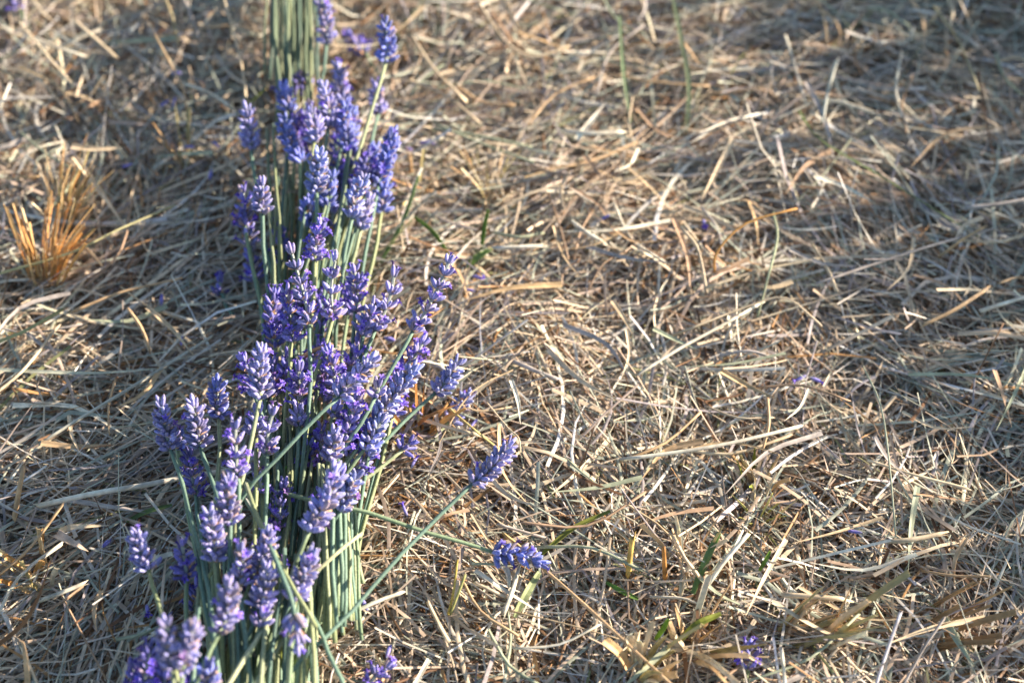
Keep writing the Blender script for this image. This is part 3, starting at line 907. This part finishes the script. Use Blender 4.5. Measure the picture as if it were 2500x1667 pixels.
straw('thick whitish straw lying under the upright left spikes', [(104, 1232, 3.0), (230, 1204, 3.5), (340, 1186, 3.6), (445, 1166, 3.4), (570, 1146, 2.8)], 3.4, srgb(248, 240, 220))
straw('long tan stalk running from the sideways spike to the bottom edge', [(1330, 1390, 2.8), (1430, 1478, 3.4), (1530, 1570, 3.8), (1660, 1690, 3.6)], 2.0, TAN)
straw('long pale straw across the middle of the right side', [(1528, 1120, 2.6), (1650, 1104, 2.8), (1780, 1082, 2.9), (1950, 1042, 2.8)], 2.4, WHITE)
straw('bent golden stalk standing out at the right centre', [(1744, 660, 2.4), (1752, 612, 3.6), (1822, 545, 4.4), (1942, 510, 4.8)], 1.5, GOLD)
straw('white split straw leaning over the green leaf', [(1738, 1412, 2.5), (1770, 1368, 3.0), (1822, 1308, 3.6)], 3.6, WHITE)
straw('left yellow stub standing upright in the straw', [(1534, 1398, 2.0), (1538, 1358, 3.2), (1544, 1312, 4.4)], 3.0, srgb(206, 178, 104))
straw('right orange stub standing upright in the straw', [(1624, 1412, 2.0), (1622, 1372, 3.2), (1620, 1336, 4.2)], 2.6, srgb(206, 150, 84))
straw('pale hollow straw leaning between the tan tuft and the green leaf', [(1648, 1318, 3.4), (1672, 1362, 3.2), (1704, 1402, 2.6)], 3.0, PALE)
straw('bluish white stalk rising from the bottom right edge', [(2136, 1680, 2.8), (2165, 1590, 3.6), (2196, 1502, 4.4)], 2.0, srgb(216, 214, 220))
straw('second pale stalk right of the bluish white one', [(2206, 1672, 2.6), (2250, 1590, 3.2), (2302, 1512, 3.8)], 1.7, GREY)
straw('white pointed stub at the bottom edge', [(1916, 1690, 2.6), (1914, 1640, 3.2), (1908, 1592, 3.8)], 2.2, WHITE)
straw('thick pale straw in the right shade', [(2172, 1322, 2.5), (2230, 1316, 2.7), (2300, 1302, 2.6)], 3.2, PALE)
straw('pale broken straw above the right tan tuft', [(1920, 1452, 2.5), (1990, 1456, 2.7), (2062, 1462, 2.5)], 3.2, PALE)
straw('long pale stalk slanting down across the right middle', [(2116, 1122, 2.7), (2230, 1158, 2.8), (2362, 1192, 2.6)], 1.8, PALE)
straw('long thin grey green stalk falling down the right side', [(2110, 900, 3.0), (2150, 990, 3.1), (2170, 1120, 3.1), (2186, 1300, 2.8)], 1.3, srgb(176, 184, 160))
straw('bright straw lying crosswise in the upper left', [(83, 94, 3.0), (145, 118, 3.2), (206, 138, 3.0)], 2.8, WHITE)
straw('long straw slanting down from the left top', [(46, 54, 3.6), (110, 130, 3.6), (182, 212, 2.8)], 2.2, PALE)
straw('blurred pale straw below the top edge left', [(180, 50, 3.8), (230, 92, 3.6), (278, 136, 3.0)], 2.6, PALE)
straw('straw leaning against the bright crosswise one', [(156, 114, 3.0), (190, 96, 3.2), (240, 74, 3.4)], 2.4, WHITE)
straw('bent upright stalk in the shade left of the upper clump', [(380, 88, 5.0), (418, 160, 4.4), (448, 220, 3.6), (456, 272, 2.6)], 1.7, TAN)
straw('tall pale stalk falling to the lone left upper spike', [(544, -12, 5.2), (570, 80, 4.6), (592, 170, 3.8), (602, 250, 2.8)], 1.9, PALE)
straw('grey stalk left of the tall pale stalk', [(398, -14, 4.6), (420, 40, 4.0), (434, 104, 3.0)], 2.0, srgb(190, 176, 136))
straw('second grey stalk falling from the top edge', [(444, -14, 4.4), (468, 40, 3.8), (488, 100, 3.0)], 1.9, GREY)
straw('long straw slanting across the shaded left middle', [(178, 760, 2.7), (300, 712, 2.9), (440, 680, 2.8)], 2.2, TAN)
straw('long greenish stalk lying across the left tuft', [(-10, 670, 2.8), (170, 618, 3.6), (290, 560, 3.6), (420, 505, 3.0)], 1.8, srgb(190, 186, 140))
straw('pale blade curving through the left straw', [(-10, 902, 2.7), (120, 908, 2.9), (250, 910, 2.9), (410, 898, 2.6)], 2.2, srgb(206, 206, 180), False)
straw('long greyish straw slanting up in the shaded left', [(100, 1080, 2.6), (230, 1000, 2.9), (330, 940, 2.9), (510, 826, 2.7)], 2.0, srgb(196, 196, 180))
straw('straw crossing low at the left edge', [(-10, 960, 2.9), (60, 900, 3.0), (140, 798, 2.8)], 1.9, PALE)
straw('straw stub with a ragged top at the left edge', [(36, 1260, 2.0), (46, 1200, 3.4), (56, 1150, 4.4)], 3.2, TAN)
straw('flat curled leaf in the lower left straw', [(138, 1304, 3.0), (170, 1322, 3.2), (216, 1346, 2.8)], 5.0, srgb(206, 186, 166), False)
straw('folded tan leaf above the curled one', [(146, 1298, 2.6), (180, 1286, 3.2), (270, 1282, 3.0)], 3.4, PALE, False)
straw('long dry stem leaning across the lower left', [(-10, 1410, 2.6), (60, 1350, 3.4), (110, 1290, 3.8), (150, 1234, 4.0)], 2.2, TAN)
straw('white straw piece in the dark lower left', [(112, 1460, 2.6), (150, 1446, 2.8), (200, 1426, 2.8)], 2.6, WHITE)
straw('standing dry stub in the bottom left corner', [(70, 1680, 2.2), (66, 1620, 3.6), (58, 1570, 4.2), (46, 1562, 4.4)], 4.0, TAN, False)
straw('dark long leaf arching through the lower left', [(-10, 1580, 2.6), (60, 1520, 3.2), (98, 1450, 3.6), (122, 1370, 3.8)], 2.6, BROWN, False)
straw('pale flat straw under the sideways spike', [(1232, 1384, 2.5), (1240, 1410, 2.6), (1242, 1446, 2.4)], 3.6, WHITE, False)
straw('white hollow straw crossing below the sideways spike', [(1266, 1390, 2.7), (1250, 1445, 2.7), (1232, 1492, 2.6)], 2.8, WHITE)
straw('cut yellowish straw above the sideways spike', [(1236, 1308, 2.9), (1262, 1328, 2.9), (1296, 1358, 2.8)], 2.2, srgb(214, 186, 128))
straw('wide pale strip of straw above the sideways spike', [(1240, 1330, 2.3), (1270, 1314, 2.4), (1318, 1296, 2.3)], 4.0, PALE, False)
straw('pale cut straw pointing right below the sideways spike', [(1164, 1424, 2.6), (1198, 1440, 2.6), (1234, 1456, 2.5)], 2.4, PALE)
straw('tan straw lying near the small violet bottom spike', [(1044, 1468, 2.6), (1070, 1520, 3.0), (1096, 1566, 2.8)], 2.6, PALE)
straw('white straw piece left of the tan one', [(866, 1492, 2.5), (920, 1468, 2.7), (980, 1446, 2.6)], 2.4, WHITE)
straw('yellow stalk standing in the straw below the long stem', [(1096, 1492, 2.2), (1108, 1440, 3.0), (1116, 1374, 3.6)], 1.6, srgb(196, 176, 90))
straw('olive stalk leaning right of the yellow one', [(1100, 1496, 2.2), (1118, 1450, 3.0), (1134, 1408, 3.4)], 1.8, OLIVE)
straw('brown leaf tip beside the right fringe of the clump', [(1022, 1040, 2.4), (1050, 1016, 3.4), (1120, 986, 3.8)], 3.4, srgb(196, 142, 84), False)
straw('yellowish straw pointing right of the hidden grey blue spike', [(1100, 1000, 3.2), (1160, 1050, 3.0), (1212, 1092, 2.6)], 1.8, srgb(224, 206, 140))
straw('dried brown catkin lying on the middle clump', [(748, 866, 6.0), (765, 856, 6.4), (780, 850, 6.5), (798, 846, 6.4)], 3.2, srgb(206, 160, 124))
straw('thin pale stalk bending over the isolated spike', [(1190, 984, 3.0), (1240, 1044, 3.4), (1266, 1068, 3.4), (1270, 1100, 3.0)], 1.0, PALE)
straw('long pale straw over the left of the bright field', [(1030, 1024, 2.6), (1110, 1048, 2.8), (1170, 1062, 2.6)], 2.6, PALE)
straw('grey straw lying beside the right fringe spikes', [(1040, 880, 2.6), (1080, 900, 2.6), (1110, 930, 2.4)], 2.4, srgb(206, 206, 206))
straw('broad dry straw at the right middle of the bright field', [(1250, 880, 2.5), (1300, 902, 2.7), (1362, 926, 2.6)], 3.0, GREY)
straw('long bright straw slanting up in the right middle', [(1560, 912, 2.6), (1660, 850, 2.8), (1770, 790, 2.8), (1860, 738, 2.6)], 2.2, WHITE)
straw('second long straw slanting up above it', [(1730, 700, 2.6), (1850, 662, 2.8), (2000, 630, 2.8)], 2.2, PALE)
straw('curved pale hoop stalk at the right middle', [(1640, 820, 2.5), (1830, 746, 3.0), (1920, 728, 3.2), (2000, 790, 2.8)], 1.8, PALE)
straw('pale green stalk hanging right of the bent golden one', [(1888, 522, 3.6), (1898, 580, 3.6), (1874, 680, 3.0), (1850, 770, 2.4)], 1.8, srgb(186, 196, 160))
straw('pale curled stalk standing by the bent golden one', [(1668, 562, 3.8), (1700, 600, 3.6), (1716, 660, 3.0), (1724, 710, 2.4)], 2.2, PALE)
straw('long straw along the blurred right edge', [(2000, 690, 2.6), (2240, 610, 2.8), (2420, 560, 2.6)], 2.2, GREY)
straw('white banded straw at the right edge', [(2404, 756, 2.7), (2460, 738, 2.8), (2520, 720, 2.7)], 3.0, WHITE)
straw('pale straw at the right edge below the green blade', [(2362, 508, 2.6), (2430, 500, 2.8), (2510, 486, 2.7)], 3.0, GREY)
straw('thick tan straw lying in the right half', [(2260, 790, 2.6), (2330, 756, 2.8), (2408, 706, 2.8)], 2.6, TAN)
straw('pale straw near the blurred top centre', [(1376, 320, 2.7), (1450, 326, 2.9), (1520, 322, 2.7)], 3.2, WHITE)
straw('thick whitish straw behind the pale one at the top centre', [(1408, 342, 2.7), (1440, 300, 3.0), (1480, 250, 3.2)], 4.0, WHITE, False)
straw('long bowed straw at the blurred top', [(1000, 80, 2.6), (1060, 170, 3.0), (1130, 240, 2.6)], 3.0, PALE)
straw('straw crossing the bowed one at the blurred top', [(1170, 10, 2.8), (1230, 100, 3.0), (1300, 140, 2.8), (1380, 116, 2.8)], 2.6, PALE)
straw('white cut straw at the middle of the bright field', [(1220, 606, 2.6), (1270, 602, 2.7), (1320, 600, 2.6)], 3.0, WHITE)
straw('pale straw slanting down by the white cut one', [(1402, 545, 2.8), (1436, 570, 2.9), (1474, 592, 2.7)], 2.6, WHITE)
straw('grass stalk blurred in the upper right', [(2284, 22, 4.0), (2340, 100, 3.8), (2390, 220, 3.2)], 2.0, srgb(186, 176, 140))
straw('short whitish stalk hanging in the upper right', [(2042, 150, 3.4), (2020, 230, 3.0), (2008, 300, 2.6)], 2.8, srgb(200, 204, 190))

# stubble tufts: one thing each, every blade a part
def tuft(label, px, py, nb, h_cm, spread, cols, w=(2.0, 3.6), lean=(0, 0)):
    base = P(px, py, 0.012)
    e = empty('stubble_tuft', base)
    tag(e, label, 'stubble', 'stubble tufts')
    for i in range(nb):
        a = rng.uniform(0, 6.28)
        rr = rng.uniform(.001, .010)
        st = Vector((math.cos(a) * rr, math.sin(a) * rr, 0))
        h = h_cm * .01 * rng.uniform(.55, 1.15)
        d = Vector((math.cos(a) * spread * rng.uniform(.2, 1.2) + lean[0], math.sin(a) * spread * rng.uniform(.2, 1.2) + lean[1], 1)).normalized()
        mid = st + d * h * .55
        end = st + d * h + Vector((d.x, d.y, -.15)) * h * rng.uniform(0, .5)
        V, F, T = blade(spline([st, mid, end], 6), rng.uniform(*w) * 1e-3, rng.uniform(-1.4, 1.4), rng.uniform(.2, .8), 'tip' if rng.random() < .4 else 'none')
        c = np.array(rng.choice(cols)) * rng.uniform(.8, 1.15)
        mesh_obj('blade', V, F, M_straw, e, (0, 0, 0), [np.clip(c * (1 + .15 * math.sin(t * 9 + i)), 0, .9) for t in T], False)
    return e


ST = [srgb(232, 190, 128), srgb(222, 172, 104), srgb(236, 208, 158), srgb(206, 154, 94)]
ST2 = [srgb(226, 200, 160), srgb(214, 182, 136), srgb(234, 218, 188), srgb(186, 174, 124)]
tuft('orange brown stubble tuft glowing in the sun at the left edge', 118, 690, 70, 4.6, .42, ST, (.6, 1.7), (.22, .35))
tuft('loose golden stubble above the orange brown tuft', 160, 540, 40, 4.2, .5, ST + ST2, (.6, 1.6), (.3, .3))
tuft('blurred orange stubble tuft right of the upper clump', 1195, 480, 34, 2.8, .8, ST2, (.6, 1.5), (.1, .2))
tuft('split tan stubble tuft at the bottom edge', 1560, 1640, 18, 4.6, .35, ST2, (2.4, 4.4), (.15, 0))
tuft('curled tan stubble clump right of the bottom edge tuft', 1690, 1590, 14, 3.6, .7, ST2, (2.6, 4.6), (.35, 0))
tuft('tan stubble tuft leaning right near the violet fragment', 1910, 1560, 14, 4.2, .45, ST2, (2.6, 4.4), (.75, .1))
tuft('frayed stubble tuft above the orange stub', 1668, 1390, 12, 3.8, .4, ST2, (1.8, 3.2))
tuft('green based stubble tuft at the right middle', 1850, 1180, 12, 3.0, .5, ST2 + [srgb(150, 160, 70)], (1.4, 2.6))
tuft('frayed pale stubble tuft right below the middle', 1845, 1275, 14, 2.4, .8, [srgb(222, 206, 160), srgb(190, 186, 110), PALE], (1.0, 2.0))
tuft('brown stubble leaning right in the shaded right corner', 2240, 1560, 12, 4.2, .4, [srgb(196, 160, 112), srgb(176, 140, 96)], (2.4, 4.2), (.9, .1))
tuft('split brown stubble stake near the pale right straw', 2030, 1560, 8, 4.6, .22, ST2, (2.4, 4.0), (.35, .1))
tuft('yellow stubble at the lower left edge', 80, 1400, 12, 3.2, .4, ST, (1.6, 3.0))
tuft('thin dry tuft in the lower left straw', 120, 1440, 8, 3.2, .3, ST2, (1.6, 3.0), (.15, 0))
tuft('dry brown tuft by the right fringe spikes', 1020, 1080, 12, 3.2, .6, ST, (1.4, 3.0))
tuft('low dry tuft beside the upper clump stems', 1010, 480, 10, 3.0, .5, ST2, (1.4, 2.4))
tuft('dry tuft behind the lone left upper spike', 440, 400, 10, 3.4, .5, ST2, (1.4, 2.4))

# more single straws on top of the bed, individually
ZONES = [(lambda x, y: x < 520 and y < 560, 'in the sunlit upper left'), (lambda x, y: x < 420 and y < 1120, 'in the left middle'), (lambda x, y: x < 400, 'in the lower left'),
         (lambda x, y: x > 1750 and y < 560, 'in the blurred upper right'), (lambda x, y: x > 1750 and y < 1120, 'at the right middle'), (lambda x, y: x > 1750, 'in the lower right'),
         (lambda x, y: x > 980 and y < 560, 'in the blurred top centre'), (lambda x, y: x > 1120 and y < 1120, 'in the bright centre right'), (lambda x, y: x > 980, 'in the bottom centre')]
NAMED = [('pale', PALE), ('whitish', WHITE), ('tan', TAN), ('grey', GREY), ('golden', srgb(216, 188, 144)), ('brownish', srgb(184, 156, 128)), ('grey green', srgb(176, 184, 156)), ('pale', srgb(214, 192, 156))]
made = 0
while made < 200:
    x, y = rng.uniform(-30, 2530), rng.uniform(-20, 1690)
    zone = next((nm for f, nm in ZONES if f(x, y)), None)
    if zone is None:
        continue
    cn, c = rng.choice(NAMED)
    culm = rng.random() < .35
    w = rng.uniform(1.2, 2.4) if culm else rng.uniform(1.8, 3.6)
    Lp = rng.uniform(110, 380) * (.7 + .3 * y / 1667)
    a = rng.uniform(0, 3.14)
    dx, dy = math.cos(a) * Lp / 2, math.sin(a) * Lp / 2 * .72
    z = 2.2 + rng.uniform(-.2, .5)
    bow = rng.uniform(-.34, .34)
    kind = 'straw' if culm else 'flat straw blade'
    way = 'crosswise' if a < .45 or a > 2.69 else 'slanting down to the right' if a < 1.2 else 'pointing up the photo' if a < 1.94 else 'slanting up to the right'
    size = 'long' if Lp > 230 else 'short'
    straw('%s %s %s %s %s' % (size, cn, kind, way, zone),
          [(x - dx, y - dy, z + rng.uniform(-.3, .6)), (x - dy * bow, y + dx * bow, z + .15), (x + dx, y + dy, z + rng.uniform(-.3, .6))],
          w, c, culm, '%s %s %ss %s' % (size, cn, kind, zone), 6)
    made += 1

# ------------------------------------------------------------------ unseen lavender row, added out of frame to shade the right side
M_bush = straw_material('bush_green', 0.2, 0.6)


def bush_meshes(seed, R, H, ns):
    r = random.Random(seed)
    SV, SF, SC, FV, FF, FC = [], [], [], [], [], []
    for i in range(ns):
        a, q = r.uniform(0, 6.28), math.sqrt(r.random())
        lean = q * .38
        d = Vector((math.cos(a) * lean, math.sin(a) * lean, 1)).normalized()
        st = Vector((math.cos(a) * q * .12, math.sin(a) * q * .12, 0))
        L = H * r.uniform(.84, 1.0)
        pts = spline([st, st + d * L * .5, st + d * L + Vector((d.x, d.y, -.2)) * L * .08], 4)
        V, F, T = tube(pts, .0013, 4)
        b = len(SV)
        SV += V; SF += [tuple(k + b for k in f) for f in F]; SC += [srgb(112, 134, 104)] * len(V)
        for k in range(5):            # narrow leaves on the lower half
            p = pts[0].lerp(pts[2], r.uniform(.1, 1))
            aa = r.uniform(0, 6.28)
            dd = (d + Vector((math.cos(aa), math.sin(aa), .3)) * .8).normalized()
            V, F, T = blade([p, p + dd * .018, p + dd * .036], .0035)
            b = len(SV)
            SV += V; SF += [tuple(k2 + b for k2 in f) for f in F]; SC += [srgb(120, 142, 104)] * len(V)
        e0, e1 = pts[-2].lerp(pts[-1], .6), pts[-1] + (pts[-1] - pts[-2]).normalized() * .02
        V, F, T = tube([e0.lerp(e1, k / 7) for k in range(8)], lambda t: .0055 * (1.15 - .6 * t) * (1.0 if int(t * 7.01) % 2 else .6), 6)
        b = len(FV)
        FV += V; FF += [tuple(k + b for k in f) for f in F]; FC += [np.array(srgb(128, 112, 186)) * r.uniform(.8, 1.2)] * len(V)
    return (SV, SF, SC), (FV, FF, FC)


for i, (x, y, h, lab) in enumerate([(1.27, -0.22, 0.33, 'nearest added unseen lavender bush shading the straw from the right'),
                                    (1.25, 0.08, 0.33, 'second added unseen lavender bush shading the straw from the right'),
                                    (1.22, 0.38, 0.34, 'third added unseen lavender bush shading the straw from the right'),
                                    (1.17, 0.64, 0.35, 'fourth added unseen lavender bush shading the straw from the right'),
                                    (1.14, 0.9, 0.36, 'farthest added unseen lavender bush shading the straw from the right')]):
    e = empty('added_shade_bush', (x, y, 0))
    tag(e, lab, 'lavender bush', 'added row of shade bushes')
    S, Fl = bush_meshes(40 + i, .3, h, 300)
    mesh_obj('foliage', S[0], S[1], M_bush, e, (0, 0, 0), S[2], False)['kind'] = 'stuff'
    mesh_obj('flower_spikes', Fl[0], Fl[1], M_bush, e, (0, 0, 0), Fl[2], False)['kind'] = 'stuff'
